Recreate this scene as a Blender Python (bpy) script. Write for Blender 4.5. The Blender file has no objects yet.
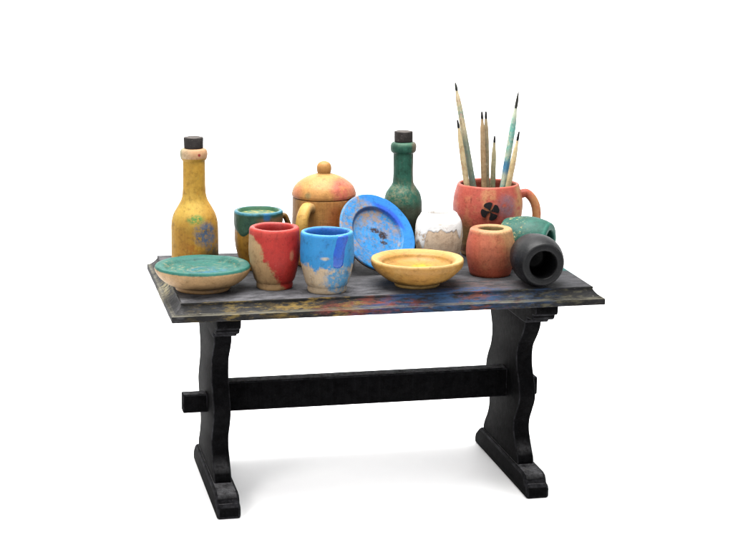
import bpy, bmesh, math, random
from mathutils import Vector, Matrix, Euler, noise as mnoise

random.seed(4)
sc = bpy.context.scene
col = sc.collection
H = 0.6631            # height of the table top
YAW = -0.2151         # things are turned so that their local -Y looks at the viewer


# ------------------------------------------------------------------ objects
def tag(o, label=None, cat=None, group=None, kind=None):
    if label: o['label'] = label
    if cat: o['category'] = cat
    if group: o['group'] = group
    if kind: o['kind'] = kind


def thing(name, loc, rz=YAW, label=None, cat=None, group=None, quat=None):
    o = bpy.data.objects.new(name, None)
    col.objects.link(o)
    o.empty_display_size = 0.05
    o.location = loc
    if quat is not None:
        o.rotation_mode = 'QUATERNION'
        o.rotation_quaternion = quat
    else:
        o.rotation_euler = (0, 0, rz)
    tag(o, label, cat, group)
    return o


def obj(name, bm, mats, parent=None, smooth=True, sharp=38, wob=0.0, wscale=18, seed=0.0):
    if wob:
        for v in bm.verts:
            n = mnoise.noise_vector(v.co * wscale + Vector((seed, seed * 1.7, 3.1)))
            n2 = mnoise.noise_vector(v.co * wscale * 4 + Vector((seed, 9.2, seed)))
            v.co += n * wob + n2 * wob * 0.3
    bmesh.ops.recalc_face_normals(bm, faces=bm.faces)
    me = bpy.data.meshes.new(name)
    bm.to_mesh(me)
    bm.free()
    for m in (mats if isinstance(mats, (list, tuple)) else [mats]):
        me.materials.append(m)
    if smooth:
        for p in me.polygons: p.use_smooth = True
        me.set_sharp_from_angle(angle=math.radians(sharp))
    o = bpy.data.objects.new(name, me)
    col.objects.link(o)
    if parent: o.parent = parent
    return o


# ------------------------------------------------------------------ shapes
def catmull(pts, n=6):
    out = []
    P = [pts[0]] + list(pts) + [pts[-1]]
    for i in range(1, len(P) - 2):
        p0, p1, p2, p3 = P[i - 1], P[i], P[i + 1], P[i + 2]
        for k in range(n):
            t = k / n
            out.append(tuple(0.5 * ((2 * b) + (-a + c) * t + (2 * a - 5 * b + 4 * c - d) * t * t
                                    + (-a + 3 * b - 3 * c + d) * t ** 3)
                             for a, b, c, d in zip(p0, p1, p2, p3)))
    out.append(tuple(pts[-1]))
    return out


def rounded(pts, r, n=4):
    """polyline whose inner corners are rounded by radius r"""
    out = [pts[0]]
    for i in range(1, len(pts) - 1):
        a, b, c = Vector(pts[i - 1]), Vector(pts[i]), Vector(pts[i + 1])
        d = min(r, (a - b).length * 0.45, (c - b).length * 0.45)
        p, q = b + (a - b).normalized() * d, b + (c - b).normalized() * d
        for k in range(n + 1):
            t = k / n
            out.append(tuple(p * (1 - t) ** 2 + b * 2 * t * (1 - t) + q * t * t))
    out.append(pts[-1])
    return out


def lathe(prof, seg=96, bm=None):
    bm = bm or bmesh.new()
    rings = []
    for r, z in prof:
        if r < 1e-6:
            rings.append([bm.verts.new((0, 0, z))])
        else:
            rings.append([bm.verts.new((r * math.cos(2 * math.pi * k / seg), r * math.sin(2 * math.pi * k / seg), z))
                          for k in range(seg)])
    for A, B in zip(rings, rings[1:]):
        for k in range(seg):
            k2 = (k + 1) % seg
            if len(A) == 1 and len(B) == 1: continue
            if len(A) == 1: bm.faces.new((A[0], B[k], B[k2]))
            elif len(B) == 1: bm.faces.new((A[k], A[k2], B[0]))
            else: bm.faces.new((A[k], A[k2], B[k2], B[k]))
    return bm


def radius_at(prof, z):
    """outer radius of a lathe profile at height z (first crossing from the bottom)"""
    for (r0, z0), (r1, z1) in zip(prof, prof[1:]):
        if z0 <= z <= z1 and z1 > z0:
            return r0 + (r1 - r0) * (z - z0) / (z1 - z0)
    return prof[-1][0]


def sweep(path, half_w, half_t, side, seg=14, taper=None):
    """oval strip along a path of points; side = unit vector of the wide direction"""
    bm = bmesh.new()
    rings = []
    N = len(path)
    for i, p in enumerate(path):
        p = Vector(p)
        t = (Vector(path[min(i + 1, N - 1)]) - Vector(path[max(i - 1, 0)])).normalized()
        s = Vector(side)
        u = t.cross(s).normalized()
        k = taper(i / (N - 1)) if taper else 1
        ring = []
        for j in range(seg):
            a = 2 * math.pi * j / seg
            ca, sa = math.cos(a), math.sin(a)
            f = 1 / (abs(ca) ** 2.6 + abs(sa) ** 2.6) ** (1 / 2.6)      # rounded rectangle
            ring.append(bm.verts.new(p + s * half_w * k * ca * f + u * half_t * k * sa * f))
        rings.append(ring)
    for A, B in zip(rings, rings[1:]):
        for j in range(seg):
            bm.faces.new((A[j], A[(j + 1) % seg], B[(j + 1) % seg], B[j]))
    bm.faces.new(rings[0]); bm.faces.new(rings[-1])
    return bm


def handle(az, r_in_top, r_in_bot, r_out, ztop, zbot, half_w, half_t):
    """mug handle: a C in the vertical plane at azimuth az"""
    d = Vector((math.cos(az), math.sin(az), 0))
    s = Vector((-math.sin(az), math.cos(az), 0))
    zc = (ztop + zbot) / 2
    ctrl = [(r_in_top, ztop - .006), (r_in_top + (r_out - r_in_top) * .45, ztop), (r_out - .008, ztop - (ztop - zbot) * .2),
            (r_out, zc), (r_out - .012, zbot + (ztop - zbot) * .2), (r_in_bot + (r_out - r_in_bot) * .4, zbot + .004), (r_in_bot, zbot)]
    return sweep([d * r + Vector((0, 0, z)) for r, z in catmull(ctrl, 7)], half_w, half_t, s)


def extrude_profile(poly, axis, a, b, bevel=0.004, seg=2):
    """closed polygon extruded along x from a to b; polygon is in (y, z). Bevelled edges get material 1"""
    bm = bmesh.new()
    A = [bm.verts.new((a, y, z)) for y, z in poly]
    B = [bm.verts.new((b, y, z)) for y, z in poly]
    n = len(poly)
    fa = bm.faces.new(A); fb = bm.faces.new(B)
    for i in range(n):
        bm.faces.new((A[i], A[(i + 1) % n], B[(i + 1) % n], B[i]))
    bmesh.ops.recalc_face_normals(bm, faces=bm.faces)
    ed = list(fa.edges) + list(fb.edges)
    ed += [e for e in bm.edges if e not in ed and len(e.link_faces) == 2 and e.calc_face_angle(0) > math.radians(30)]
    bmesh.ops.bevel(bm, geom=ed, offset=bevel, segments=seg, profile=.5, affect='EDGES', material=1, clamp_overlap=True)
    return bm


# ------------------------------------------------------------------ materials
def lin(h):
    h = h.lstrip('#')
    c = [int(h[i:i + 2], 16) / 255 for i in (0, 2, 4)]
    return tuple((x / 12.92 if x <= .04045 else ((x + .055) / 1.055) ** 2.4) for x in c) + (1,)


class NT:
    def __init__(self, m):
        self.t = m.node_tree; self.n = self.t.nodes; self.l = self.t.links
    def new(self, kind, **kw):
        x = self.n.new(kind)
        for k, v in kw.items(): setattr(x, k, v)
        return x
    def put(self, sock, v):
        if isinstance(v, bpy.types.NodeSocket): self.l.new(v, sock)
        else: sock.default_value = v
    def math(self, op, a, b=0.0, c=0.0):
        x = self.new('ShaderNodeMath', operation=op)
        self.put(x.inputs[0], a); self.put(x.inputs[1], b); self.put(x.inputs[2], c)
        return x.outputs[0]
    def vec(self, op, a, b):
        x = self.new('ShaderNodeVectorMath', operation=op)
        self.put(x.inputs[0], a); self.put(x.inputs[1], b)
        return x
    def noise(self, v, scale, detail=4, rough=.6, dist=0.0, off=(0, 0, 0)):
        x = self.new('ShaderNodeTexNoise')
        w = self.vec('ADD', v, off).outputs[0] if any(off) else v
        self.l.new(w, x.inputs['Vector'])
        x.inputs['Scale'].default_value = scale
        x.inputs['Detail'].default_value = detail
        x.inputs['Roughness'].default_value = rough
        x.inputs['Distortion'].default_value = dist
        return x.outputs[0]
    def step(self, v, lo, hi):
        x = self.new('ShaderNodeMapRange', interpolation_type='SMOOTHSTEP')
        x.inputs['From Min'].default_value = lo; x.inputs['From Max'].default_value = hi
        self.put(x.inputs['Value'], v)
        return x.outputs[0]
    def mix(self, f, a, b, mode='MIX'):
        x = self.new('ShaderNodeMix', data_type='RGBA', blend_type=mode)
        self.put(x.inputs[0], f); self.put(x.inputs[6], a); self.put(x.inputs[7], b)
        return x.outputs[2]


_seed = [0]
ALB = .415


def paint(name, base, layers=(), rough=.55, grain=.12, grain_axis='z', mottle=.18, mscale=35, bump=.25, speck=.25, spec=.2, grime=.6, stretch=None, alb=None):
    """weathered paint on wood. layers: (hex, mask, mask, ...) multiplied together.
    masks: ('lin',(x,y,z),lo,hi,namp,nscale)  ('sph',(x,y,z),r,soft,namp,nscale[,stretch])
           ('noise',scale,lo,hi)  ('up',lo,hi)  ('op',f)  ('rad',lo,hi,namp,nscale)"""
    _seed[0] += 1
    s0 = _seed[0] * 1.37
    m = bpy.data.materials.new(name)
    m.use_nodes = True
    t = NT(m)
    bsdf = t.n['Principled BSDF']
    P = t.new('ShaderNodeTexCoord').outputs['Object']
    PN = t.vec('MULTIPLY', P, stretch).outputs[0] if stretch else P
    nc = [0]
    def ns(scale, detail=8, rough=.74):
        nc[0] += 1
        return t.noise(PN, scale, detail, rough, off=(s0 + nc[0] * .71, s0 * .5, nc[0] * 1.3))
    def mask(k):
        if k[0] == 'lin':
            v = t.vec('DOT_PRODUCT', P, k[1]).outputs['Value']
            if k[4]: v = t.math('MULTIPLY_ADD', t.math('SUBTRACT', ns(k[5]), .5), k[4], v)
            return t.step(v, k[2], k[3])
        if k[0] == 'sph':
            d = t.vec('SUBTRACT', P, k[1]).outputs[0]
            if len(k) > 6: d = t.vec('MULTIPLY', d, k[6]).outputs[0]
            v = t.vec('LENGTH', d, (0, 0, 0)).outputs['Value']
            if k[4]: v = t.math('MULTIPLY_ADD', t.math('SUBTRACT', ns(k[5]), .5), k[4], v)
            return t.math('SUBTRACT', 1.0, t.step(v, max(k[2] - k[3], -.5), k[2] + k[3]))
        if k[0] == 'rad':
            d = t.vec('MULTIPLY', P, (1, 1, 0)).outputs[0]
            v = t.vec('LENGTH', d, (0, 0, 0)).outputs['Value']
            if k[3]: v = t.math('MULTIPLY_ADD', t.math('SUBTRACT', ns(k[4]), .5), k[3], v)
            return t.step(v, k[1], k[2])
        if k[0] == 'ring':                                    # streaks turned around the axis
            ln = t.vec('LENGTH', t.vec('MULTIPLY', P, (1, 1, 0)).outputs[0], (0, 0, 0)).outputs['Value']
            cb = t.new('ShaderNodeCombineXYZ')
            sp = t.new('ShaderNodeSeparateXYZ'); t.l.new(P, sp.inputs[0])
            t.put(cb.inputs[0], t.math('MULTIPLY', ln, k[1])); t.put(cb.inputs[1], t.math('MULTIPLY', sp.outputs[0], k[4])); t.put(cb.inputs[2], t.math('MULTIPLY', sp.outputs[1], k[4]))
            return t.step(t.noise(cb.outputs[0], 1.0, 6, .7, off=(s0, 0, s0)), k[2], k[3])
        if k[0] == 'noise': return t.step(ns(k[1]), k[2], k[3])
        if k[0] == 'up':
            nz = t.new('ShaderNodeSeparateXYZ')
            t.l.new(t.new('ShaderNodeNewGeometry').outputs['Normal'], nz.inputs[0])
            return t.step(nz.outputs[2], k[1], k[2])
        if k[0] == 'op': return k[1]
    grain, bump = min(grain * 1.9, .5), bump * 1.7
    c = lin(base)
    # broad tonal mottling and stretched wood grain under the paint
    dark = tuple(x * (1 - mottle * 1.6) for x in c[:3]) + (1,)
    light = tuple(min(1, x * (1 + mottle) + .01 * mottle) for x in c[:3]) + (1,)
    c = t.mix(t.step(ns(mscale), .3, .7), dark, light)
    st = {'z': (170, 170, 9), 'x': (9, 170, 170), 'y': (170, 9, 170)}[grain_axis]
    gv = t.vec('MULTIPLY', P, st).outputs[0]
    g = t.noise(gv, 1.0, 4, .6, .4, off=(s0, 0, 0))
    edges = None
    for L in layers:
        f = None
        for k in L[1:]:
            mk = mask(k)
            f = mk if f is None else t.math('MULTIPLY', f, mk)
        c = t.mix(f, c, lin(L[0]))
        edges = f if edges is None else t.math('ADD', edges, t.math('MULTIPLY', f, .5))
    gf = t.step(g, .25, .75)
    c = t.mix(grain, c, t.mix(gf, (.22, .2, .18, 1), (1, 1, 1, 1)), 'MULTIPLY') if grain else c
    if speck:
        fl = t.step(ns(260, 3, .7), .60, .72)
        c = t.mix(t.math('MULTIPLY', fl, speck), c, t.mix(1.0, c, (.35, .33, .3, 1), 'MULTIPLY'))
        fl2 = t.step(ns(210, 3, .7), .64, .74)
        c = t.mix(t.math('MULTIPLY', fl2, speck * .6), c, (.75, .70, .6, 1))
    if grime:
        gm = t.step(ns(48, 8, .78), .50, .66)
        c = t.mix(t.math('MULTIPLY', gm, grime), c, t.mix(1.0, c, (.42, .36, .30, 1), 'MULTIPLY'))
    al = alb or ALB
    c = t.mix(1.0, c, (al, al, al, 1), 'MULTIPLY')          # real-world reflectance
    t.l.new(c, bsdf.inputs['Base Color'])
    r = t.math('MULTIPLY_ADD', t.math('SUBTRACT', ns(60), .5), .3, rough)
    t.l.new(r, bsdf.inputs['Roughness'])
    bsdf.inputs['Specular IOR Level'].default_value = spec * .75
    if bump:
        hgt = t.math('MULTIPLY_ADD', ns(330, 3, .6), .45, t.math('MULTIPLY', g, .35))
        hgt = t.math('MULTIPLY_ADD', ns(70, 3, .5), .6, hgt)
        if edges is not None and len(layers) < 12: hgt = t.math('MULTIPLY_ADD', edges, .35, hgt)
        b = t.new('ShaderNodeBump')
        b.inputs['Strength'].default_value = bump
        b.inputs['Distance'].default_value = .003
        t.l.new(hgt, b.inputs['Height'])
        t.l.new(b.outputs[0], bsdf.inputs['Normal'])
    return m


# ------------------------------------------------------------------ white studio sweep
def make_backdrop():
    bm = bmesh.new()
    prof = [(-9.0, 0.0), (2.6, 0.0)]
    for k in range(1, 17):
        a = math.pi / 2 * k / 16
        prof.append((2.6 + 1.2 * math.sin(a), 1.2 - 1.2 * math.cos(a)))
    prof.append((3.8, 4.5))
    rows = [[bm.verts.new((x, y, z)) for x in (-7, -2, 2, 7)] for y, z in prof]
    for A, B in zip(rows, rows[1:]):
        for i in range(3): bm.faces.new((A[i], A[i + 1], B[i + 1], B[i]))
    m = bpy.data.materials.new('white_paper'); m.use_nodes = True
    t = NT(m); b = t.n['Principled BSDF']
    P = t.new('ShaderNodeTexCoord').outputs['Object']
    t.l.new(t.mix(t.step(t.noise(P, 3, 4), .3, .7), (.90, .90, .905, 1), (.93, .93, .93, 1)), b.inputs['Base Color'])
    b.inputs['Roughness'].default_value = .6
    b.inputs['Specular IOR Level'].default_value = .3
    o = obj('backdrop', bm, m)
    tag(o, 'seamless white paper backdrop under and behind the table', kind='structure')


make_backdrop()


# ------------------------------------------------------------------ table
DUST = '#6d6d70'
def table_top_materials():
    top = paint('table_panel_paint', '#333336', [
        ('#4f4f53', ('noise', 14, .36, .60)),
        ('#68676c', ('noise', 30, .48, .66), ('op', .6)),
        ('#87868c', ('sph', (-.25, -.29, H), .20, .10, .12, 20, (.6, 1.8, 1)), ('noise', 30, .36, .6), ('op', .75)),
        ('#1f1f22', ('noise', 17, .54, .68), ('op', .85)),
        ('#7a5f5c', ('sph', (.27, -.25, H), .11, .08, .12, 30, (1, 1.4, 1)), ('noise', 30, .42, .6), ('op', .7)),
        ('#35588a', ('sph', (.20, -.32, H), .10, .05, .10, 40, (.8, 2.4, 1)), ('noise', 50, .42, .56), ('op', .85)),
        ('#858588', ('lin', (-1, 0, 0), .56, .60, .05, 60), ('noise', 22, .42, .62), ('op', .6)),
        ('#1f7d78', ('sph', (.605, -.06, H), .05, .02, .04, 50)),
    ], rough=.75, grain=.25, grain_axis='x', mottle=.3, mscale=22, bump=.3, speck=.3, grime=.3, stretch=(.55, 1, 1))
    edge = paint('table_edge_paint', '#1d1d1f', [
        ('#48474b', ('noise', 30, .50, .66), ('op', .7)),
        ('#77767a', ('lin', (-1, 0, 0), .596, .606, .01, 60), ('noise', 26, .46, .64), ('op', .5)),
        ('#cbbf94', ('sph', (-.62, -.06, .64), .055, .03, .05, 40, (1, .6, 1)), ('noise', 55, .42, .60), ('op', .75)),
        ('#8f7a42', ('sph', (-.44, -.35, .645), .10, .05, .07, 60, (.8, 1, 1)), ('noise', 60, .50, .62), ('op', .8)),
        ('#a5863f', ('sph', (-.20, -.35, .65), .13, .05, .09, 60, (.9, 1, 2)), ('noise', 45, .47, .61), ('op', .85)),
        ('#7c4434', ('sph', (-.05, -.36, .64), .10, .05, .09, 60, (.8, 1, 1)), ('noise', 45, .50, .64), ('op', .8)),
        ('#8f4238', ('sph', (-.06, -.36, .632), .13, .03, .04, 60, (.8, 1, 6)), ('noise', 55, .44, .58), ('op', .85)),
        ('#2c5480', ('sph', (.16, -.36, .640), .16, .06, .10, 50, (.95, 1, 1.5)), ('noise', 40, .44, .60), ('op', .85)),
        ('#274d78', ('sph', (.10, -.36, .622), .22, .05, .06, 50, (1, 1, 4)), ('noise', 45, .46, .62), ('op', .85)),
        ('#7a4436', ('sph', (.28, -.36, .645), .09, .05, .09, 60), ('noise', 50, .48, .62), ('op', .85)),
        ('#6d6955', ('sph', (.47, -.36, .645), .13, .06, .09, 60), ('noise', 60, .48, .62), ('op', .8)),
        ('#304b6e', ('sph', (.42, -.35, .65), .07, .04, .08, 60), ('noise', 60, .44, .62), ('op', .8)),
        ('#1f7d78', ('sph', (.612, -.07, .652), .10, .02, .03, 50)),
        ('#8c8878', ('lin', (0, 0, 1), .629, .6325, 0, 1), ('lin', (0, 0, -1), -.637, -.6335, 0, 1), ('noise', 60, .36, .56), ('op', .7)),
    ], rough=.7, grain=.22, grain_axis='x', mottle=.3, mscale=22, bump=.3, speck=.3, grime=.6, stretch=(.28, 1.1, 1.1))
    return [edge, top]


def table_leg_materials():
    a = paint('black_table_paint', '#121214', [('#a6a6aa', ('up', .5, .9), ('noise', 34, .25, .60), ('op', .66)),
                                               ('#1c1c1f', ('noise', 18, .5, .75), ('op', .55))],
              rough=.72, grain=.25, mottle=.25, bump=.2, speck=.05, spec=.02)
    b = paint('worn_black_edge', '#3c3c40', [('#17171a', ('noise', 26, .38, .62))], rough=.75, grain=.2, bump=.2, speck=.15, spec=.03)
    return [a, b]


def make_table():
    root = thing('trestle_table', (0, 0, 0), 0, 'black painted trestle table with paint stained top standing on white ground', 'table')
    hw, hd = .635, .3648
    cove = [(.0085, .6340), (.0120, .6362), (.0165, .6400), (.0215, .6450), (.0262, .6506), (.0292, .6555)]
    prof = [(.006, .6124), (.002, .6128), (0, .6148), (0, .6290), (.0012, .6312), (.0035, .6322), (.0078, .6324)] + cove + \
           [(.0296, .6575), (.0288, .6580), (.0285, .6610), (.0295, .6626), (.0323, .6631)]
    bm = bmesh.new()
    nx, ny = 60, 34
    def loop(d, z):
        x, y = hw - d, hd - d
        pts = [(-x + 2 * x * i / nx, -y) for i in range(nx)] + [(x, -y + 2 * y * i / ny) for i in range(ny)] + \
              [(x - 2 * x * i / nx, y) for i in range(nx)] + [(-x, y - 2 * y * i / ny) for i in range(ny)]
        return [bm.verts.new((px, py, z)) for px, py in pts]
    loops = [loop(d, z) for d, z in prof]
    for A, B in zip(loops, loops[1:]):
        n = len(A)
        for i in range(n): bm.faces.new((A[i], A[(i + 1) % n], B[(i + 1) % n], B[i]))
    bm.faces.new(loops[0]); bm.faces.new(loops[-1]).material_index = 1
    for v in bm.verts:                                          # slightly worn, uneven edges
        n = mnoise.noise_vector(v.co * 22)
        if abs(v.co.x) > .595 or abs(v.co.y) > .325:
            if v.co.z < .662: v.co += Vector((n.x, n.y, n.z * .6)) * .0007
    obj('tabletop', bm, table_top_materials(), root, sharp=30)
    mats = table_leg_materials()
    front = [(.140, .058), (.160, .068), (.158, .090), (.130, .125), (.110, .160), (.112, .195), (.138, .235), (.160, .270), (.162, .300),
             (.146, .335), (.126, .370), (.120, .405), (.132, .440), (.168, .478), (.192, .510), (.198, .533)]
    rear = [(.195, .058), (.222, .070), (.215, .095), (.185, .130), (.166, .165), (.168, .200), (.190, .240), (.208, .275), (.208, .300),
            (.190, .335), (.164, .370), (.150, .405), (.152, .435), (.168, .470), (.184, .505), (.190, .533)]
    side = catmull(front, 4)
    board = [(-y, z) for y, z in side] + [(y, z) for y, z in reversed(catmull(rear, 4))]
    foot = [(.291, 0), (.291, .028), (.284, .041), (.266, .044), (.261, .054), (.250, .064), (.232, .068)]
    heel = [(.291, 0), (.291, .020), (.284, .034), (.268, .046), (.248, .060), (.232, .068)]
    foot = [(-y, z) for y, z in foot] + [(y, z) for y, z in reversed(heel)]
    cl = [(.186, .533), (.232, .535), (.240, .541), (.242, .553), (.288, .556), (.297, .562), (.299, .574), (.322, .578), (.326, .590), (.326, .6124)]
    cleat = [(-y, z) for y, z in cl] + [(y, z) for y, z in reversed(cl)]
    for sx in (-1, 1):
        cx = sx * .470
        obj('leg', extrude_profile(board, 'x', cx - .026, cx + .026, .005), mats, root, sharp=25, wob=.0006)
        obj('foot', extrude_profile(foot, 'x', cx - .0355, cx + .0355, .008, 3), mats, root, sharp=25, wob=.0006)
        obj('cleat', extrude_profile(cleat, 'x', cx - .0355, cx + .0355, .004), mats, root, sharp=25, wob=.0006)
    bm = bmesh.new()
    def box(x0, x1, y0, y1, z0, z1):
        r = bmesh.ops.create_cube(bm, size=1, matrix=Matrix.Translation(((x0 + x1) / 2, (y0 + y1) / 2, (z0 + z1) / 2)) @ Matrix.Diagonal((x1 - x0, y1 - y0, z1 - z0, 1)))
        return r['verts']
    box(-.4445, .4445, -.032, .022, .249, .341)
    box(-.571, -.4955, -.028, .018, .249, .306)
    box(.4955, .545, -.028, .018, .249, .306)
    bmesh.ops.bevel(bm, geom=list(bm.edges), offset=.004, segments=2, profile=.5, affect='EDGES', material=1)
    obj('stretcher', bm, mats, root, sharp=25, wob=.0006)


make_table()


# ------------------------------------------------------------------ bottles
CORK = paint('dark_cork', '#3a3635', [('#6b6460', ('up', .7, .95), ('op', .7)), ('#57504c', ('noise', 120, .55, .7))], rough=.85, grain=.1, speck=.6, bump=.5)


def cork(parent, z0, z1, r):
    p = rounded([(0, z0), (r * .98, z0), (r, z1), (0, z1)], .003)
    obj('cork', lathe(p, 40), CORK, parent, wob=.001, wscale=60)


t = thing('painted_bottle', (-.5133, .0985, H), YAW, 'mustard yellow wooden bottle with black cork behind the green topped bowl', 'bottle')
prof = rounded([(0, 0), (.066, 0), (.071, .010)], .006) + catmull([(.071, .014), (.0715, .08), (.071, .130), (.0695, .155), (.063, .180), (.050, .204), (.040, .222), (.0355, .240), (.034, .262), (.0335, .300), (.0335, .343)], 6) + \
       catmull([(.0340, .345), (.0385, .350), (.0410, .360), (.0410, .370), (.0375, .379), (.0320, .382)], 5) + [(0, .382)]
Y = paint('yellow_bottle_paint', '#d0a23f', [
    ('#e2bd58', ('sph', (-.02, -.05, .19), .05, .03, .05, 30), ('op', .8)),  # shoulder highlight put into the colour
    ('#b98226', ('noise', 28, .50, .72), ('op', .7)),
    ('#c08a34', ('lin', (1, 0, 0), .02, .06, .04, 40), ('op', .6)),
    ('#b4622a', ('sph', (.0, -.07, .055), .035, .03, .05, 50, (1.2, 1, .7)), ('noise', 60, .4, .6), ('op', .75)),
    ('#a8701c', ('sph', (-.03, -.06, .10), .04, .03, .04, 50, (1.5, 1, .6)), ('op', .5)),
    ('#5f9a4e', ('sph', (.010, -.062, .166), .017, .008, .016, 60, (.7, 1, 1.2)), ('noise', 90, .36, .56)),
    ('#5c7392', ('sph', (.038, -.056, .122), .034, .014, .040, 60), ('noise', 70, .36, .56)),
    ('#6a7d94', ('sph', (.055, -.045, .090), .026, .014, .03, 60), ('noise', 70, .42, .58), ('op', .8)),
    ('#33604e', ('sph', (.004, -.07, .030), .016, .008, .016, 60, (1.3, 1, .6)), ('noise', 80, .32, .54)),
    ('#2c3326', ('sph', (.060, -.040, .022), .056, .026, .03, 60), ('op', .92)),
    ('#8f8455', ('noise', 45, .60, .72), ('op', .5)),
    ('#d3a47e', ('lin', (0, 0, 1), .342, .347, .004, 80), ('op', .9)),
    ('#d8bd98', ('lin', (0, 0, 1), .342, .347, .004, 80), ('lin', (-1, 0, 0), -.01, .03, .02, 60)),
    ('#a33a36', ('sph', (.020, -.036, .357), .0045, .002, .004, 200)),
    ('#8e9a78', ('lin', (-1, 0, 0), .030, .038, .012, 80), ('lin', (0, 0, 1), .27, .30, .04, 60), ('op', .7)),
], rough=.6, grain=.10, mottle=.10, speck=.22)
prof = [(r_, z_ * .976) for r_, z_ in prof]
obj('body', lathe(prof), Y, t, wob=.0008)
cork(t, .3738, .407, .0295)

t = thing('painted_bottle', (.1589, .2066, H), YAW, 'dark green wooden bottle with black cork behind the blue plate', 'bottle')
prof = rounded([(0, 0), (.055, 0), (.060, .010)], .006) + catmull([(.060, .014), (.0615, .07), (.0618, .130), (.0612, .165), (.0592, .190), (.0535, .212), (.0425, .230), (.034, .245), (.0318, .268), (.0315, .300), (.0318, .343)], 6) + \
       catmull([(.0325, .345), (.0385, .350), (.0408, .360), (.0405, .372), (.0365, .380), (.0310, .382)], 5) + [(0, .382)]
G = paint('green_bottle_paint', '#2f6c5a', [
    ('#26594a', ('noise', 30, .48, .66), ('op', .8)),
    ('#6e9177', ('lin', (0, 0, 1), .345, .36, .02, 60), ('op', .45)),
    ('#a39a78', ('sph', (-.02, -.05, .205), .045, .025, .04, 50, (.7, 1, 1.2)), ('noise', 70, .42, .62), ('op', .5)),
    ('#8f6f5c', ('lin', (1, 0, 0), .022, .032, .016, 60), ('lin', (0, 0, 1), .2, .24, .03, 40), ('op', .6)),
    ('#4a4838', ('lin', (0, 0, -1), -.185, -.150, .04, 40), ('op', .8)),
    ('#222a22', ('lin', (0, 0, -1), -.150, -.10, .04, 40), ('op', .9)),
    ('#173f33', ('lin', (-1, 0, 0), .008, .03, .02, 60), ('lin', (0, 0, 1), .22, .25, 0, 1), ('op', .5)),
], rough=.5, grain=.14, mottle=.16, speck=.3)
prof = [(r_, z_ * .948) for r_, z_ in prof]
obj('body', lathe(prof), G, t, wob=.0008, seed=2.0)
cork(t, .3631, .396, .0295)


# ------------------------------------------------------------------ bowls
t = thing('painted_bowl', (-.5226, -.1653, H), YAW, 'shallow tan wooden bowl with teal painted top at the front left corner', 'bowl')
prof = rounded([(0, 0), (.076, 0), (.080, .006), (.078, .012)], .004) + catmull([(.080, .013), (.103, .022), (.122, .036), (.134, .052), (.1385, .063), (.1375, .070)], 6) + \
       catmull([(.135, .0735), (.128, .0742), (.116, .0725), (.108, .0680), (.100, .0615), (.088, .0588), (.055, .0572), (.02, .0567), (0, .0565)], 6)
GB = paint('teal_topped_bowl_paint', '#cfa878', [
    ('#b98f60', ('lin', (0, 0, -1), -.030, -.008, .012, 40), ('op', .6)),
    ('#dcbb90', ('sph', (-.11, -.07, .04), .05, .03, .04, 40), ('op', .6)),
    ('#9d7a52', ('noise', 40, .58, .72), ('op', .35)),
    ('#34796c', ('lin', (0, 0, 1), .0645, .0685, .006, 60), ('rad', .07, .09, .0, 1)),
    ('#33756a', ('lin', (0, 0, 1), .050, .054, 0, 1), ('rad', .134, .130, 0, 1)),
    ('#4a8c7e', ('lin', (0, 0, 1), .050, .054, 0, 1), ('noise', 30, .52, .68), ('rad', .137, .131, 0, 1)),
    ('#b5aa86', ('sph', (-.055, .005, .064), .060, .03, .06, 40, (.8, 1.1, 1)), ('ring', 70, .42, .62, 26), ('noise', 60, .40, .60), ('op', .75)),
    ('#a9a27e', ('sph', (.05, .045, .066), .07, .03, .06, 40), ('ring', 80, .46, .64, 28), ('noise', 60, .42, .62), ('op', .65)),
    ('#3c7fa0', ('sph', (.02, -.02, .064), .06, .03, .06, 40), ('noise', 40, .44, .60), ('op', .8)),
    ('#1f5f60', ('ring', 60, .52, .70, 24), ('lin', (0, 0, 1), .050, .054, 0, 1), ('rad', .134, .128, 0, 1), ('op', .7)),
], rough=.6, grain=.10, grain_axis='x', mottle=.10, speck=.22)
obj('bowl_body', lathe(prof, 120), GB, t, wob=.0011, seed=4.0)

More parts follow.
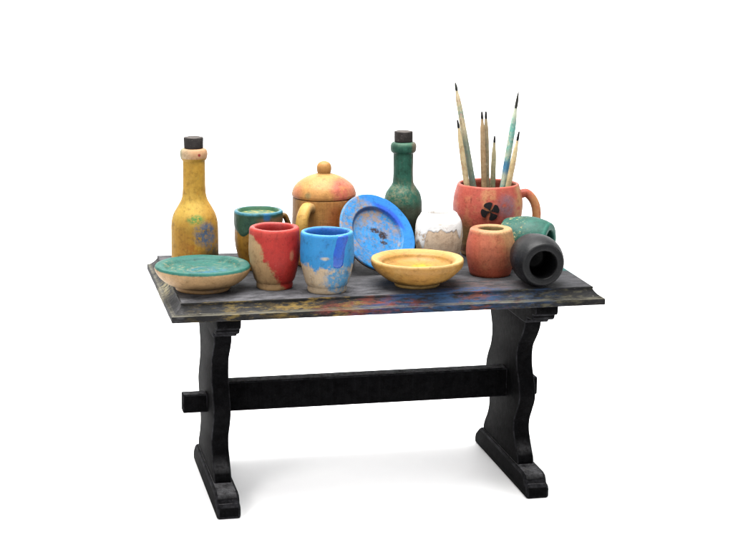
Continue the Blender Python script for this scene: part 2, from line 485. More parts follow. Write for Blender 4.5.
t = thing('painted_bowl', (.101, -.2254, H), YAW, 'pale wooden bowl with a yellow paint dab inside, in front of the blue plate', 'bowl')
prof = rounded([(0, 0), (.064, 0), (.068, .005), (.066, .010)], .004) + catmull([(.068, .011), (.090, .021), (.112, .037), (.128, .053), (.1345, .062), (.1365, .072)], 6) + \
       catmull([(.1362, .0775), (.1340, .0812), (.130, .0818), (.122, .0795), (.110, .0745), (.1035, .0700), (.098, .0610), (.086, .0530), (.060, .0470), (.03, .0445), (0, .044)], 6)
CB = paint('pale_bowl_paint', '#c99448', [
    ('#d9ae68', ('noise', 18, .46, .70), ('op', .6)),
    ('#a87c42', ('noise', 36, .55, .70), ('op', .5)),
    ('#c8914a', ('sph', (-.01, -.12, .045), .035, .02, .03, 60, (1.1, 1, .7)), ('noise', 60, .38, .6), ('op', .7)),
    ('#c09048', ('sph', (.075, -.11, .058), .024, .012, .02, 60, (2.2, 1, .6)), ('op', .6)),
    ('#c9a765', ('lin', (0, 0, -1), -.022, -.008, .01, 50), ('op', .7)),
    ('#e6c07c', ('lin', (0, 0, 1), .074, .079, .004, 60), ('op', .8)),
    ('#bf8f48', ('rad', .094, .100, .006, 50), ('rad', .112, .104, .006, 50), ('lin', (0, 0, 1), .05, .06, 0, 1), ('op', .55)),
    ('#cf9a45', ('lin', (0, 1, 0), .03, .09, .05, 40), ('lin', (0, 0, 1), .04, .045, 0, 1), ('rad', .135, .120, 0, 1), ('op', .6)),
    ('#e3b61c', ('sph', (.012, .052, .047), .020, .012, .024, 50, (.8, 1, 1)), ('noise', 70, .30, .52), ('op', .9)),
    ('#e0a83a', ('sph', (-.03, .03, .047), .05, .02, .05, 50), ('noise', 60, .5, .64), ('op', .6)),
    ('#5e4632', ('sph', (.010, -.012, .045), .022, .010, .022, 80, (.8, 1.4, 1)), ('noise', 110, .40, .54)),
    ('#8a6a44', ('ring', 90, .52, .66, 12), ('lin', (0, 0, 1), .042, .044, 0, 1), ('rad', .105, .098, 0, 1), ('op', .5)),
], rough=.5, grain=.10, grain_axis='x', mottle=.08, speck=.14, spec=.26)
obj('bowl_body', lathe(prof, 120), CB, t, wob=.0011, seed=5.5)


# ------------------------------------------------------------------ cups
def cup(loc, R, hgt, rin, foot, label, m, seed, cat='cup'):
    t = thing('painted_cup', loc, YAW, label, cat)
    k = hgt / .18
    prof = rounded([(0, 0), (foot * .97, 0), (foot, .008 * k), (foot - .001, .018 * k)], .004) + \
        catmull([(foot + .0005, .020 * k), (foot + .006, .030 * k), (R - .007, .056 * k), (R - .001, .085 * k), (R + .001, .115 * k), (R, .145 * k), (R - .0008, .168 * k)], 6) + \
        catmull([(R - .001, .173 * k), (R - .004, .1785 * k), (R - .010, .180 * k), (rin + .003, .178 * k), (rin, .173 * k)], 5) + \
        catmull([(rin - .001, .165 * k), (rin - .003, .12 * k), (rin - .009, .07 * k), (rin - .018, .045 * k), (.02, .038 * k), (0, .038 * k)], 5)
    obj('cup_body', lathe(prof), m, t, wob=.0010, seed=seed)
    return t, prof


RED = paint('red_cup_paint', '#c59e6e', [
    ('#d3b184', ('lin', (-1, 0, 0), .0, .06, .03, 40), ('op', .6)),
    ('#c8342c', ('lin', (1, 0, .55), .024, .040, .075, 42)),
    ('#b82a26', ('noise', 30, .52, .70), ('lin', (1, 0, .55), .045, .07, .03, 60), ('op', .7)),
    ('#cf4238', ('lin', (0, 0, 1), .156, .165, .014, 60)),
    ('#c93f36', ('sph', (-.024, -.068, .092), .006, .003, .006, 150)),
    ('#c23930', ('lin', (1, 0, .4), -.01, .03, .05, 60), ('noise', 110, .56, .66), ('op', .8)),
    ('#d89a72', ('sph', (.052, -.05, .105), .010, .005, .012, 90, (1.6, 1, .7)), ('op', .6)),
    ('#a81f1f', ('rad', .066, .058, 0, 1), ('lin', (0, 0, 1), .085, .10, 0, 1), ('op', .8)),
    ('#dc554a', ('lin', (0, 0, 1), .1755, .1785, .002, 60), ('op', .6)),
], rough=.52, grain=.08, mottle=.08, speck=.16, spec=.28)
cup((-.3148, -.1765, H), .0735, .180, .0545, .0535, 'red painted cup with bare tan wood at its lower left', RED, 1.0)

BLUE = paint('blue_cup_paint', '#d3bb9b', [
    ('#b99f82', ('noise', 50, .52, .70), ('op', .6)),
    ('#e0d2ba', ('noise', 90, .54, .68), ('op', .6)),
    ('#2f93d6', ('lin', (0, 0, 1), .074, .090, .12, 26)),
    ('#3a97cc', ('sph', (.038, -.06, .045), .042, .012, .06, 42), ('noise', 60, .36, .52), ('op', .9)),
    ('#3f9ccd', ('lin', (1, 0, 0), .0, .05, .04, 50), ('noise', 70, .50, .62), ('op', .8)),
    ('#49a0c8', ('noise', 85, .60, .68), ('lin', (0, 0, -1), -.08, -.06, 0, 1), ('op', .7)),
    ('#2a86cf', ('lin', (0, 0, 1), .09, .12, .03, 50), ('noise', 30, .50, .68), ('op', .7)),
    ('#d9c8aa', ('sph', (-.004, -.075, .110), .007, .003, .010, 120, (.6, 1, 1.4)), ('op', .8)),
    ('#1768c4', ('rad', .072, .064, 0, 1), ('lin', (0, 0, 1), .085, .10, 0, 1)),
    ('#55aee6', ('lin', (0, 0, 1), .1715, .1745, .002, 60), ('op', .7)),
], rough=.52, grain=.06, mottle=.06, speck=.2, spec=.28)
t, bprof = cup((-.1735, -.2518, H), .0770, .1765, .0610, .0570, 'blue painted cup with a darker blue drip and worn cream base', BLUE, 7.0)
# the thick darker blue drip running down from the rim
bm = bmesh.new()
az0 = math.radians(-90 + 24)
nu, nv = 18, 30
grid = []
for j in range(nv + 1):
    v = j / nv
    z = .1765 - .096 * v
    row = []
    wdt = .0195 + .0020 * math.sin(v * 5.0 + .6) + .0010 * math.sin(v * 13)
    if v > .86: wdt *= math.sqrt(max(0, 1 - ((v - .86) / .14) ** 2))
    if v < .06: wdt *= .9
    lean = .020 * (1 - v) ** 1.2 + .0022 * math.sin(v * 7 + 1)
    for i in range(nu + 1):
        u = -1 + 2 * i / nu
        a = az0 + (u * wdt + lean) / .077
        thick = .0034 * (1 - abs(u) ** 3) * (.75 + .45 * v) * (1 if v < .86 else math.sqrt(max(0, 1 - ((v - .86) / .14) ** 2)))
        r = radius_at(bprof, z) - (.0035 if v < .03 else 0) + thick - .0008
        row.append(bm.verts.new((r * math.cos(a), r * math.sin(a), z)))
    grid.append(row)
for A, B in zip(grid, grid[1:]):
    for i in range(nu): bm.faces.new((A[i], A[i + 1], B[i + 1], B[i]))
DRIP = paint('dark_blue_drip', '#2464d2', [('#2058c4', ('lin', (-1, 0, 0), -.04, -.028, .01, 60), ('op', .6)), ('#6d93e6', ('noise', 160, .68, .74))], rough=.28, grain=0, mottle=.06, bump=.12, speck=.08, spec=.5)
obj('paint_drip', bm, DRIP, t, wob=.0005, sharp=80)

# the ochre mug with the green collar, half hidden behind the red cup
t = thing('painted_mug', (-.3194, .0929, H), YAW, 'ochre brown mug with green collar and blue edged rim behind the red cup', 'mug')
body = rounded([(0, 0), (.048, 0), (.050, .008)], .004) + catmull([(.051, .010), (.060, .030), (.069, .060), (.0735, .090), (.0735, .110), (.0722, .125), (.0715, .140), (.071, .165)], 6) + [(.066, .172), (.058, .1700), (0, .170)]
OC = paint('ochre_mug_paint', '#ad7c2c', [
    ('#c0913c', ('lin', (-1, 0, 0), .02, .06, .03, 40), ('op', .7)),
    ('#7c5522', ('noise', 30, .5, .7), ('op', .7)),
    ('#2f6a58', ('sph', (.0, -.07, .07), .03, .008, .03, 50, (1.6, 1, .5)), ('noise', 40, .34, .54)),
], rough=.45, grain=.14, mottle=.12, speck=.2)
obj('mug_body', lathe(body), OC, t, wob=.0008, seed=8)
bm = bmesh.new()                                            # thick green collar with a wavy lower edge
SEG = 110
rings = []
NV = 12
for j in range(NV + 1):
    v = j / NV
    ring = []
    for k in range(SEG):
        a = 2 * math.pi * k / SEG
        d = (a - math.radians(-128) + math.pi) % (2 * math.pi) - math.pi
        zl = .135 - .030 * math.exp(-(d / .42) ** 2) + .005 * math.sin(3 * a + 1) + .003 * math.sin(7 * a)
        z = zl + (.1775 - zl) * v
        r = radius_at(body, min(z, .164)) + .0038 * min(1, math.sin(min(v, .5) * math.pi)) ** .5 * (1 if v > 0 else 0) - (.0008 if v == 0 else 0)
        ring.append(bm.verts.new((r * math.cos(a), r * math.sin(a), z)))
    rings.append(ring)
for r_, z_ in [(.0725, .1805), (.068, .1815), (.063, .1800), (.060, .1755), (.058, .1705)]:
    rings.append([bm.verts.new((r_ * math.cos(2 * math.pi * k / SEG), r_ * math.sin(2 * math.pi * k / SEG), z_)) for k in range(SEG)])
for A, B in zip(rings, rings[1:]):
    for k in range(SEG): bm.faces.new((A[k], A[(k + 1) % SEG], B[(k + 1) % SEG], B[k]))
cap = bm.verts.new((0, 0, .1712))
for k in range(SEG): bm.faces.new((rings[-1][k], rings[-1][(k + 1) % SEG], cap))
GC = paint('green_collar_paint', '#3f6350', [
    ('#2c5245', ('noise', 28, .48, .68), ('op', .8)),
    ('#8a6b4c', ('lin', (1, 0, 0), -.010, .020, .05, 45), ('lin', (0, 0, -1), -.172, -.160, .012, 45), ('op', .85)),
    ('#3f7052', ('rad', .066, .060, 0, 1)),
    ('#b3a860', ('rad', .060, .050, 0, 1), ('noise', 60, .50, .58)),
    ('#e2dca0', ('rad', .060, .050, 0, 1), ('noise', 80, .58, .66), ('op', .8)),
    ('#3f8599', ('lin', (0, 0, 1), .172, .1765, .006, 45), ('rad', .062, .068, .004, 60), ('noise', 22, .34, .56)),
    ('#2f78b0', ('sph', (.03, -.066, .170), .012, .006, .020, 60), ('op', .8)),
], rough=.45, grain=.06, mottle=.12, speck=.25)
obj('green_collar', bm, GC, t, wob=.0008, seed=9)
OH = paint('ochre_handle_paint', '#8f6a35', [('#6f4f28', ('noise', 40, .5, .7))], rough=.5, grain=.1)
obj('handle', handle(math.radians(18), .066, .064, .100, .160, .055, .011, .0085), OH, t, wob=.0006)


# ------------------------------------------------------------------ lidded jar
t = thing('lidded_mug', (-.1088, .1330, H), YAW, 'orange brown lidded mug with round knob and handle facing forward', 'lidded mug')
prof = rounded([(0, 0), (.090, 0), (.096, .012)], .006) + catmull([(.096, .014), (.098, .06), (.0985, .12), (.098, .18), (.0972, .206)], 6) + [(.0955, .2085), (.088, .2085), (.086, .200), (.084, .05), (0, .045)]
JB = paint('orange_jar_paint', '#d69c58', [
    ('#c28340', ('noise', 22, .46, .66), ('op', .8)),
    ('#d19a55', ('sph', (.01, -.09, .17), .04, .03, .05, 40, (1.6, 1, .6)), ('op', .7)),
    ('#b3552f', ('sph', (.035, -.08, .14), .04, .03, .05, 40, (1.3, 1, .6)), ('op', .7)),
    ('#c4644a', ('lin', (1, 0, 0), .05, .085, .03, 40), ('op', .7)),
    ('#8a6536', ('lin', (-1, 0, 0), .06, .09, .03, 40), ('op', .6)),
], rough=.5, grain=.16, mottle=.12, speck=.2)
obj('mug_body', lathe(prof), JB, t, wob=.0008, seed=11)
lidp = rounded([(0, .2095), (.094, .2095), (.0985, .2115), (.0990, .218)], .002) + catmull([(.0990, .220), (.0955, .232), (.0875, .2455), (.071, .2600), (.050, .2720), (.030, .2790), (.0205, .2815)], 6) + \
       catmull([(.0195, .2828), (.0218, .2890), (.0228, .2970), (.0215, .3060), (.0165, .3140), (.0080, .3185), (0, .3195)], 5)
LD = paint('jar_lid_paint', '#cc9350', [
    ('#d8a562', ('sph', (-.01, -.03, .27), .06, .04, .05, 30), ('op', .8)),
    ('#c98f52', ('lin', (0, 0, -1), -.236, -.215, .02, 40), ('op', .7)),
    ('#c96a54', ('sph', (.062, -.060, .235), .046, .016, .040, 34), ('noise', 40, .28, .5)),
    ('#d08365', ('sph', (.085, -.02, .24), .040, .02, .040, 34), ('op', .8)),
    ('#cf7f5a', ('sph', (-.082, -.05, .226), .026, .014, .022, 50), ('op', .75)),
    ('#8c8458', ('sph', (-.045, -.082, .224), .010, .006, .010, 80), ('op', .7)),
    ('#c9904f', ('lin', (0, 0, 1), .284, .288, .004, 60), ('op', .8)),
    ('#b58a5a', ('noise', 60, .58, .7), ('op', .5)),
], rough=.5, grain=.10, mottle=.09, speck=.16)
lid = obj('lid', lathe(lidp), LD, t, wob=.0008, seed=12)
JH = paint('pale_handle_paint', '#dcae58', [('#c18f40', ('noise', 40, .5, .72), ('op', .8)), ('#c9a273', ('lin', (1, 0, 0), -.045, -.035, .01, 60), ('op', .7))], rough=.5, grain=.1, mottle=.1)
obj('handle', handle(math.radians(-90 - 24), .090, .090, .158, .192, .060, .0180, .0150), JH, t, wob=.0008)


# ------------------------------------------------------------------ blue plate leaning on the jar
n = Vector((.332, -.744, .576)).normalized()
cam_right = Vector((.977, -.213, 0))
xa = (cam_right - n * cam_right.dot(n)).normalized()
ya = n.cross(xa)
rot = Matrix((xa, ya, n)).transposed().to_quaternion()
face = Vector((.0351, .0095, H + .1145))
t = thing('painted_plate', face - n * .031, 0, 'scuffed blue painted plate tilted up against the lidded mug', 'plate', quat=rot)
prof = rounded([(0, 0), (.076, 0), (.080, .003)], .003) + catmull([(.082, .0035), (.100, .007), (.118, .013), (.1285, .020), (.1315, .026)], 5) + \
       catmull([(.1312, .0295), (.1285, .0320), (.124, .0325), (.105, .0322), (.090, .0318)], 5) + catmull([(.0875, .0305), (.0845, .0262), (.0815, .0215), (.078, .0195)], 4) + [(.04, .0187), (0, .0183)]
PL = paint('blue_plate_paint', '#2f90d8', [
    ('#2b88d2', ('noise', 16, .45, .7), ('op', .8)),
    ('#8a8f92', ('lin', (-1, .3, 0), .015, .07, .05, 30), ('noise', 40, .46, .60), ('op', .7)),
    ('#b58c62', ('noise', 30, .52, .60), ('lin', (-1, .5, 0), -.03, .06, .08, 30), ('op', .8)),
    ('#a98c70', ('sph', (.03, .055, .02), .05, .02, .06, 35, (.8, 1.1, 1)), ('noise', 42, .44, .56), ('op', .85)),
    ('#a28a72', ('sph', (-.04, .05, .02), .045, .02, .06, 35), ('noise', 50, .44, .56), ('op', .75)),
    ('#9a8a78', ('sph', (.045, -.03, .02), .05, .02, .06, 35), ('noise', 60, .5, .6), ('op', .75)),
    ('#8a8a88', ('noise', 90, .53, .62), ('op', .75)),
    ('#8f8478', ('ring', 120, .54, .64, 14), ('op', .7)),
    ('#3fa0ea', ('sph', (-.015, -.01, .02), .05, .02, .05, 30), ('noise', 45, .40, .6), ('op', .6)),
    ('#2b84da', ('rad', .084, .092, .006, 60), ('lin', (.55, .85, 0), .045, .075, .025, 30)),
    ('#3090de', ('rad', .084, .092, .006, 60), ('lin', (1, 0, 0), .05, .08, .02, 30), ('op', .8)),
    ('#2a5fd6', ('rad', .080, .086, .004, 60), ('lin', (.5, .9, 0), .072, .084, .01, 30), ('rad', .108, .094, .006, 60)),
    ('#1d5fa8', ('rad', .076, .082, 0, 1), ('rad', .091, .087, 0, 1), ('lin', (-1, .3, 0), .01, .05, 0, 1), ('op', .7)),
    ('#3a2a2c', ('sph', (-.004, .012, .0185), .012, .003, .024, 150, (.7, 1.5, 1)), ('noise', 140, .40, .50)),
    ('#33282c', ('sph', (.024, .002, .0185), .013, .003, .024, 150, (.9, 1.0, 1)), ('noise', 150, .36, .46)),
    ('#40353a', ('sph', (.026, -.022, .0185), .009, .003, .022, 150, (.7, 1.5, 1)), ('noise', 160, .38, .48)),
    ('#4a5a78', ('sph', (.008, .000, .0185), .030, .010, .03, 90), ('noise', 120, .56, .62)),
    ('#b08a5c', ('lin', (0, 0, -1), -.0295, -.0265, .003, 60), ('rad', .108, .116, 0, 1)),
    ('#7d5a3a', ('lin', (0, 0, -1), -.016, -.010, .004, 60), ('op', .8)),
], rough=.5, grain=.06, grain_axis='x', mottle=.08, speck=.25, spec=.22)
obj('plate_body', lathe(prof, 120), PL, t, wob=.0009, seed=13)


# ------------------------------------------------------------------ barrel shaped pots
def barrel_profile(R=.075, L=.145, rim=.061, hole=.0385, depth=.10):
    k = R / .075
    return rounded([(0, 0), (.059 * k, 0), (.062 * k, .004)], .003) + \
        catmull([(.0635 * k, .008), (.069 * k, L * .22), (.0738 * k, L * .40), (R, L * .52), (.0738 * k, L * .68), (.0690 * k, L * .84), (rim + .003, L * .945)], 6) + \
        catmull([(rim + .0012, L * .975), (rim - .003, L * .996), (rim - .008, L), (hole + .006, L)], 4) + \
        catmull([(hole + .002, L * .992), (hole, L * .965), (hole - .0005, L * .9), (hole, L - depth * .7), (hole - .006, L - depth * .95), (hole * .5, L - depth), (0, L - depth)], 5)


# white splashed pot
t = thing('barrel_pot', (.245, .0815, H), YAW, 'bare brown pot with dripping white paint over its top', 'pot')
wp = barrel_profile(.0735, .158, .055, .038, .09)
WB = paint('bare_pot_wood', '#e4cdb2', [
    ('#cfb398', ('noise', 26, .48, .68), ('op', .7)),
    ('#c7ad92', ('sph', (-.01, -.07, .10), .05, .03, .04, 40), ('op', .6)),
    ('#9a4a34', ('sph', (-.030, -.066, .044), .011, .004, .012, 80)),
    ('#d9d2c8', ('lin', (0, 0, 1), .09, .12, .05, 50), ('noise', 60, .5, .66), ('op', .6)),
], alb=.64, rough=.6, grain=.14, mottle=.08, speck=.2)
obj('pot_body', lathe(wp), WB, t, wob=.0006, seed=14)
bm = bmesh.new()
SEG, NV = 140, 22
rings = []
for j in range(NV + 1):
    v = j / NV
    ring = []
    for k in range(SEG):
        a = 2 * math.pi * k / SEG
        d = math.degrees((a + math.pi / 2 + math.pi) % (2 * math.pi) - math.pi)         # 0 = towards the viewer, + = right
        zl = .118
        zl += .016 * mnoise.noise(Vector((math.cos(a) * 4, math.sin(a) * 4, .3))) + .005 * mnoise.noise(Vector((math.cos(a) * 9, math.sin(a) * 9, 1.3)))
        for c, w, dz in ((-47, 13, .072), (-74, 13, .055), (-8, 12, .010), (30, 13, .016), (60, 10, .036), (95, 12, .04), (150, 18, .05), (-120, 14, .05)):
            zl -= dz * math.exp(-((d - c) / w) ** 2)
        zl = max(zl, .03)
        z = zl + (.1500 - zl) * v
        th = .0013 * min(1, v / .10) - (.0007 if v == 0 else 0)
        r = radius_at(wp, z) + th
        ring.append(bm.verts.new((r * math.cos(a), r * math.sin(a), z)))
    rings.append(ring)
for r_, z_ in [(.0562, .1555), (.0515, .1592), (.046, .1598), (.041, .1592), (.0375, .1560), (.0365, .150), (.0370, .138)]:
    rings.append([bm.verts.new((r_ * math.cos(2 * math.pi * k / SEG), r_ * math.sin(2 * math.pi * k / SEG), z_)) for k in range(SEG)])
for A, B in zip(rings, rings[1:]):
    for k in range(SEG): bm.faces.new((A[k], A[(k + 1) % SEG], B[(k + 1) % SEG], B[k]))
WP = paint('white_drip_paint', '#f8f7f5', [('#cdb69e', ('noise', 34, .555, .61), ('lin', (0, 0, -1), -.142, -.120, .02, 40)), ('#d2bda6', ('noise', 70, .60, .66), ('op', .8)), ('#dcd8d2', ('noise', 60, .58, .7), ('op', .6))], alb=.52, rough=.42, grain=.02, mottle=.03, bump=.25, grime=.15, speck=.06, spec=.28)
obj('white_paint', bm, WP, t, wob=.0009, wscale=40, seed=15)

# coral pot
t = thing('barrel_pot', (.3551, -.1173, H), YAW, 'upright coral pot with tan rim between the pale bowl and black pot', 'pot')
CP = paint('coral_pot_paint', '#d07658', [
    ('#d69468', ('noise', 20, .48, .70), ('op', .7)),
    ('#d7a670', ('lin', (1, 0, .5), .065, .105, .06, 34), ('op', .75)),
    ('#d9ae7c', ('lin', (0, 0, 1), .128, .138, .010, 50), ('op', .8)),
    ('#c0563f', ('lin', (0, 0, -1), -.045, -.015, .02, 40), ('op', .7)),
    ('#c95f4c', ('lin', (-1, 0, 0), .02, .055, .03, 40), ('op', .6)),
    ('#dfb58a', ('noise', 75, .60, .70), ('op', .5)),
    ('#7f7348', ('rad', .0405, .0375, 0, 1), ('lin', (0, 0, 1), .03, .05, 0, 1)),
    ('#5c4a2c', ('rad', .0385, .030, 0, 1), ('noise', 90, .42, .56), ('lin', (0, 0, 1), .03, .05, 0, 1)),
    ('#c98a68', ('sph', (-.03, .0, .145), .03, .01, .02, 60), ('op', .6)),
], rough=.5, grain=.10, mottle=.09, speck=.18)
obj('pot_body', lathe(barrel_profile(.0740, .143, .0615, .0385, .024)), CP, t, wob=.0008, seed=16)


def lying(name_label, loc, axis, roll, m, R, L, rim, hole, seed):
    """barrel pot lying on its side, its mouth pointing along axis"""
    ax = Vector(axis).normalized()
    q = Vector((0, 0, 1)).rotation_difference(ax)
    from mathutils import Quaternion
    q = q @ Quaternion((0, 0, 1), roll)
    base = Vector(loc) - ax * L * .52
    t = thing('barrel_pot', base, 0, name_label, 'pot', quat=q)
    obj('pot_body', lathe(barrel_profile(R, L, rim, hole, L * .8), 110), m, t, wob=.0008, seed=seed)


GP = paint('green_pot_paint', '#1f6052', [
    ('#297564', ('noise', 18, .46, .68), ('op', .8)),
    ('#185245', ('noise', 34, .54, .70), ('op', .7)),
    ('#b9b27c', ('noise', 85, .55, .62), ('lin', (0, 0, -1), -.105, -.06, .05, 40)),
    ('#d5cf9a', ('noise', 38, .60, .66), ('lin', (0, 0, -1), -.09, -.05, .05, 40), ('op', .8)),
    ('#11352f', ('noise', 95, .64, .70), ('op', .8)),
    ('#35816f', ('lin', (0, 0, 1), .135, .143, .004, 60), ('op', .6)),
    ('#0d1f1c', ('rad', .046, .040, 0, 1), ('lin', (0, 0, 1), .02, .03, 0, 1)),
], rough=.52, grain=.06, mottle=.12, speck=.3, spec=.26)
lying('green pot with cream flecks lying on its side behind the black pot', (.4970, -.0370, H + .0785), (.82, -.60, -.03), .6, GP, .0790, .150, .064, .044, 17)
BP = paint('black_pot_paint', '#0b0c0f', [
    ('#131418', ('noise', 24, .46, .68), ('op', .7)),
    ('#2a2b30', ('lin', (0, 0, 1), .140, .146, .002, 60), ('op', .35)),
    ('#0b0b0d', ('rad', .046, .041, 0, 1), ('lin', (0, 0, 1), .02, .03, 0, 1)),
    ('#8a8a90', ('noise', 150, .70, .76), ('op', .6)),
    ('#c9c9cc', ('sph', (.012, -.066, .135), .003, .001, .002, 200)),
], rough=.46, grain=.05, mottle=.12, speck=.2, spec=.22, bump=.15)
lying('matte black pot lying on its side with its open mouth facing forward', (.4480, -.2850, H + .0755), (-.02, -1.0, -.035), .0, BP, .0755, .142, .061, .041, 18)


# ------------------------------------------------------------------ coral mug with the clover
MX, MY = .4285, .1750
t = thing('painted_mug', (MX, MY, H), YAW, 'coral red mug with a black clover emblem holding the paintbrushes', 'mug')
mprof = rounded([(0, 0), (.078, 0), (.082, .008)], .005) + catmull([(.082, .010), (.0865, .035), (.0950, .075), (.1040, .115), (.1080, .148), (.1075, .175), (.1035, .200), (.0985, .220), (.0965, .227)], 6) + \
        catmull([(.0960, .2290), (.0940, .2325), (.0905, .2335), (.0870, .2320), (.0855, .2280)], 4) + catmull([(.0850, .220), (.090, .18), (.091, .15), (.084, .09), (.072, .03), (.05, .018), (0, .018)], 6)
CM = paint('coral_mug_paint', '#c96050', [
    ('#d28a62', ('noise', 15, .50, .62), ('op', .55)),
    ('#bf5445', ('noise', 20, .46, .68), ('op', .7)),
    ('#d99a6c', ('sph', (-.005, -.10, .19), .03, .014, .05, 34, (1.5, 1, .55)), ('noise', 40, .36, .54), ('op', .85)),
    ('#d0a068', ('lin', (1, 0, 0), .070, .092, .03, 34), ('noise', 32, .36, .56), ('op', .75)),
    ('#8d7584', ('sph', (.050, -.090, .17), .034, .016, .04, 40), ('noise', 45, .34, .56), ('op', .75)),
    ('#a88a5c', ('lin', (0, 0, -1), -.115, -.085, .04, 40), ('op', .85)),
    ('#b3915f', ('sph', (-.09, -.05, .07), .05, .03, .04, 40), ('op', .7)),
    ('#6a3028', ('sph', (-.058, -.088, .185), .004, .003, .004, 120, (1.8, 1, .35)), ('op', .8)),
    ('#d9705e', ('lin', (0, 0, 1), .222, .229, .003, 60), ('op', .8)),
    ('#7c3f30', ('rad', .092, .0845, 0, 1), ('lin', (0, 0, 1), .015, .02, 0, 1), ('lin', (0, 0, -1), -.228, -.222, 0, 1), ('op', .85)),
    ('#d8a27e', ('noise', 80, .60, .70), ('op', .5)),
], rough=.5, grain=.08, mottle=.09, speck=.2)
mprof = [(r_ * 1.022, z_ * .985) for r_, z_ in mprof]
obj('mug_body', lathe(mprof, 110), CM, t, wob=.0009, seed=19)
MH = paint('mug_handle_paint', '#c96650', [('#d49a64', ('lin', (1, 0, -.7), -.02, .03, .04, 40), ('op', .8)), ('#c25543', ('noise', 40, .5, .7)), ('#d7a878', ('noise', 60, .58, .68), ('op', .6))], rough=.5, grain=.1)
obj('handle', handle(math.radians(4), .096, .090, .157, .196, .050, .0170, .0140), MH, t, wob=.0008)
# four wedge shaped petals inlaid on the front of the mug
bm = bmesh.new()
zc = .158
for ang in (108, 22, -62, -163):
    a0 = math.radians(ang)
    g = []
    for j in range(9):
        rr = .0008 + (.0300 - .0008) * j / 8
        row = []
        for i in range(11):
            u = -1 + 2 * i / 10
            half = math.radians(34) * (.50 + .50 * min(1, rr / .022))
            rad = rr * (1 - .16 * abs(u) ** 3 * (j / 8)) * (1 - .05 * (1 - abs(u)) * (j == 8))
            x, z = rad * math.cos(a0 + u * half), rad * math.sin(a0 + u * half)
            R = radius_at(mprof, zc + z) + .0016
            az = -math.pi / 2 + x / R
            row.append(bm.verts.new((R * math.cos(az), R * math.sin(az), zc + z)))
        g.append(row)
    for A, B in zip(g, g[1:]):
        for i in range(10): bm.faces.new((A[i], A[i + 1], B[i + 1], B[i]))
bmesh.ops.remove_doubles(bm, verts=bm.verts, dist=.00001)
ret = bmesh.ops.solidify(bm, geom=list(bm.faces), thickness=.0035)
EM = paint('black_emblem_paint', '#19161a', [('#4a2f2a', ('noise', 120, .6, .7), ('op', .7))], rough=.6, grain=0, speck=.2, bump=.1)
obj('clover_emblem', bm, EM, t, sharp=50)


# ------------------------------------------------------------------ paintbrushes in the mug
cx_, sx_ = math.cos(-YAW), math.sin(-YAW)
def mug_space(x, d, z): return Vector((MX + x * cx_ + d * sx_, MY - x * sx_ + d * cx_, H + z * .99))


# tip (right, depth, up), foot (right, depth), radius, tip length, tip bluntness, colours, label
BR = [
    ((-.1105, .000, .5541), (-.0090, .000), .0088, .032, .25, '#e6d5ad', '#9db5a0', '#d0a09c', 'tall paintbrush leaning left, tallest of those in the coral mug'),
    ((-.1027, -.030, .4377), (-.0363, -.030), .0080, .030, .55, '#e8d4a6', '#d2b280', '#d6a088', 'short cream paintbrush at the left edge of the coral mug'),
    ((-.0251, -.004, .4608), (-.0036, -.020), .0080, .026, .70, '#bfa37c', '#a88660', '#b98f70', 'brown paintbrush, left one of the upright pair of equal height'),
    ((-.0115, .012, .4594), (.0040, .024), .0080, .026, .70, '#c4b08c', '#a5a486', '#b08c6c', 'grey tan paintbrush, right one of the upright pair of equal height'),
    ((.0191, .030, .3793), (.0145, .046), .0076, .024, .55, '#d6caa0', '#9fae8c', '#b9845f', 'shortest paintbrush with pale thin neck near the middle of the mug'),
    ((.0888, .000, .5273), (.0200, .000), .0092, .062, .18, '#d8e0c6', '#85bfb2', '#5a9fc4', 'tall green and blue stained paintbrush leaning right'),
    ((.0922, -.020, .4015), (.0271, -.028), .0082, .034, .50, '#ead6a6', '#dcbf8c', '#d8a090', 'short cream paintbrush leaning right beside the mug handle'),
]
TIP = paint('black_bristles', '#1c1b1d', [('#4a4a4c', ('noise', 120, .55, .7), ('op', .7))], rough=.6, grain=.3, speck=.2, bump=.4)
TIPG = paint('grey_bristles', '#43453f', [('#202020', ('noise', 90, .5, .64))], rough=.6, grain=.35, speck=.2, bump=.4)
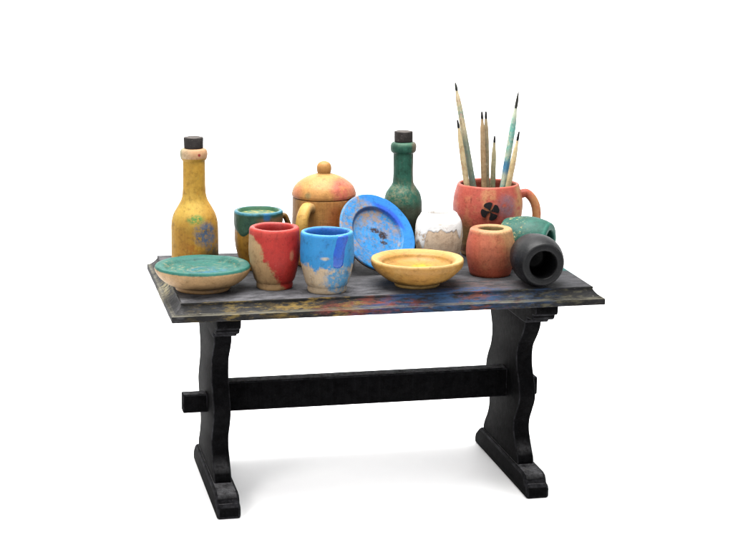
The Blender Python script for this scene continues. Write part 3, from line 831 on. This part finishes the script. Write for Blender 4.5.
for i, (tip, ft, R, tl, blunt, c1, c2, c3, label) in enumerate(BR):
    A, B = mug_space(ft[0], ft[1], .021), mug_space(*tip)
    d = B - A
    Lb = d.length
    q = Vector((0, 0, 1)).rotation_difference(d.normalized())
    b = thing('paintbrush', A, 0, label, 'paintbrush', 'paintbrushes standing in the coral mug', quat=q)
    tl *= .9
    R *= 1.12
    zt = Lb - tl
    neck = R * .46
    prof = [(0, 0), (R * .82, .001)] + catmull([(R * .9, .004), (R * .97, Lb * .3), (R, Lb * .58), (R * .97, Lb * .72), (R * .80, zt - .034), (neck * 1.12, zt - .010), (neck, zt)], 5) + [(0, zt)]
    bm_ = [
        (c2, ('noise', 22, .44, .62)), (c3, ('noise', 34, .54, .66)),
        ('#efe3c4', ('noise', 48, .58, .68)),
        ('#5f7d74' if i in (0, 3, 4) else '#a9724f', ('noise', 60, .60, .70), ('op', .7)),
        (c1, ('lin', (0, 0, 1), zt - .075, zt - .02, .05, 40), ('op', .7)),
    ]
    if i == 0:
        bm_ += [('#6c8f86', ('lin', (0, 0, -1), -.40, -.34, .06, 40), ('op', .7)), ('#c88a95', ('noise', 52, .58, .66))]
    if i == 5:
        bm_ += [('#3a93c4', ('sph', (0, 0, Lb * .52), .022, .012, .02, 60), ('op', .9)), ('#7cc4b8', ('sph', (0, 0, Lb * .72), .05, .02, .04, 60), ('noise', 50, .40, .56))]
    hm = paint('brush_handle_paint', c1, bm_, rough=.6, grain=.14, mottle=.12, speck=.25)
    obj('handle', lathe(prof, 20), hm, b, wob=.0006, wscale=30, seed=20 + i)
    tp = [(0, zt - .001)] + catmull([(neck * .9, zt + .0004), (neck * 1.02, zt + tl * .25), (neck * (.62 + .3 * blunt), zt + tl * .7), (neck * blunt, zt + tl * .97)], 4) + [(0, Lb)]
    obj('bristles', lathe(tp, 16), TIPG if i in (0, 5) else TIP, b, wob=.0003, wscale=60)


# ------------------------------------------------------------------ lamps, world, camera
def area(name, loc, target, size, power, colr=(1, 1, 1)):
    l = bpy.data.lights.new(name, 'AREA')
    l.shape = 'RECTANGLE'
    l.size, l.size_y = size
    l.energy = power
    l.color = colr
    o = bpy.data.objects.new(name, l)
    col.objects.link(o)
    o.location = loc
    o.rotation_euler = (Vector(target) - Vector(loc)).to_track_quat('-Z', 'Y').to_euler()
    return o


area('softbox_overhead', (-.2, -.2, 3.4), (0, 0, .4), (2.6, 2.2), 330, (1, .99, .97))
area('softbox_left', (-2.8, -2.6, 2.6), (0, 0, .6), (1.4, 1.4), 92, (1, .98, .96))
area('softbox_right', (2.9, -1.6, 2.4), (0, 0, .6), (1.6, 1.6), 22, (.97, .98, 1))

area('backdrop_fill', (0, .9, 4.4), (.3, 3.6, 1.2), (4.0, .8), 260)  # added lamp, out of view, that brightens the backdrop to white

w = bpy.data.worlds.new('World')
sc.world = w
w.use_nodes = True
w.node_tree.nodes['Background'].inputs[0].default_value = (1, 1, 1, 1)
w.node_tree.nodes['Background'].inputs[1].default_value = .87

cam = bpy.data.cameras.new('camera')
co = bpy.data.objects.new('camera', cam)
col.objects.link(co)
yaw, pit, roll = .215119, .2150118, .0075455
fw = Vector((math.sin(yaw) * math.cos(pit), math.cos(yaw) * math.cos(pit), -math.sin(pit)))
r = Vector((math.cos(yaw), -math.sin(yaw), 0))
u = r.cross(fw)
r2 = r * math.cos(roll) + u * math.sin(roll)
u2 = -r * math.sin(roll) + u * math.cos(roll)
M = Matrix((r2, u2, -fw)).transposed().to_4x4()
M.translation = Vector((-1.127976, -5.15384, 1.800851))
co.matrix_world = M
cam.sensor_width = 36
cam.lens = 1770.57 * 36 / 733
cam.clip_start = .05
cam.clip_end = 100
sc.camera = co
sc.view_settings.view_transform = 'Standard'
sc.view_settings.look = 'None'
sc.view_settings.exposure = 0
sc.render.engine = 'CYCLES'
sc.cycles.max_bounces = 8
sc.cycles.diffuse_bounces = 5
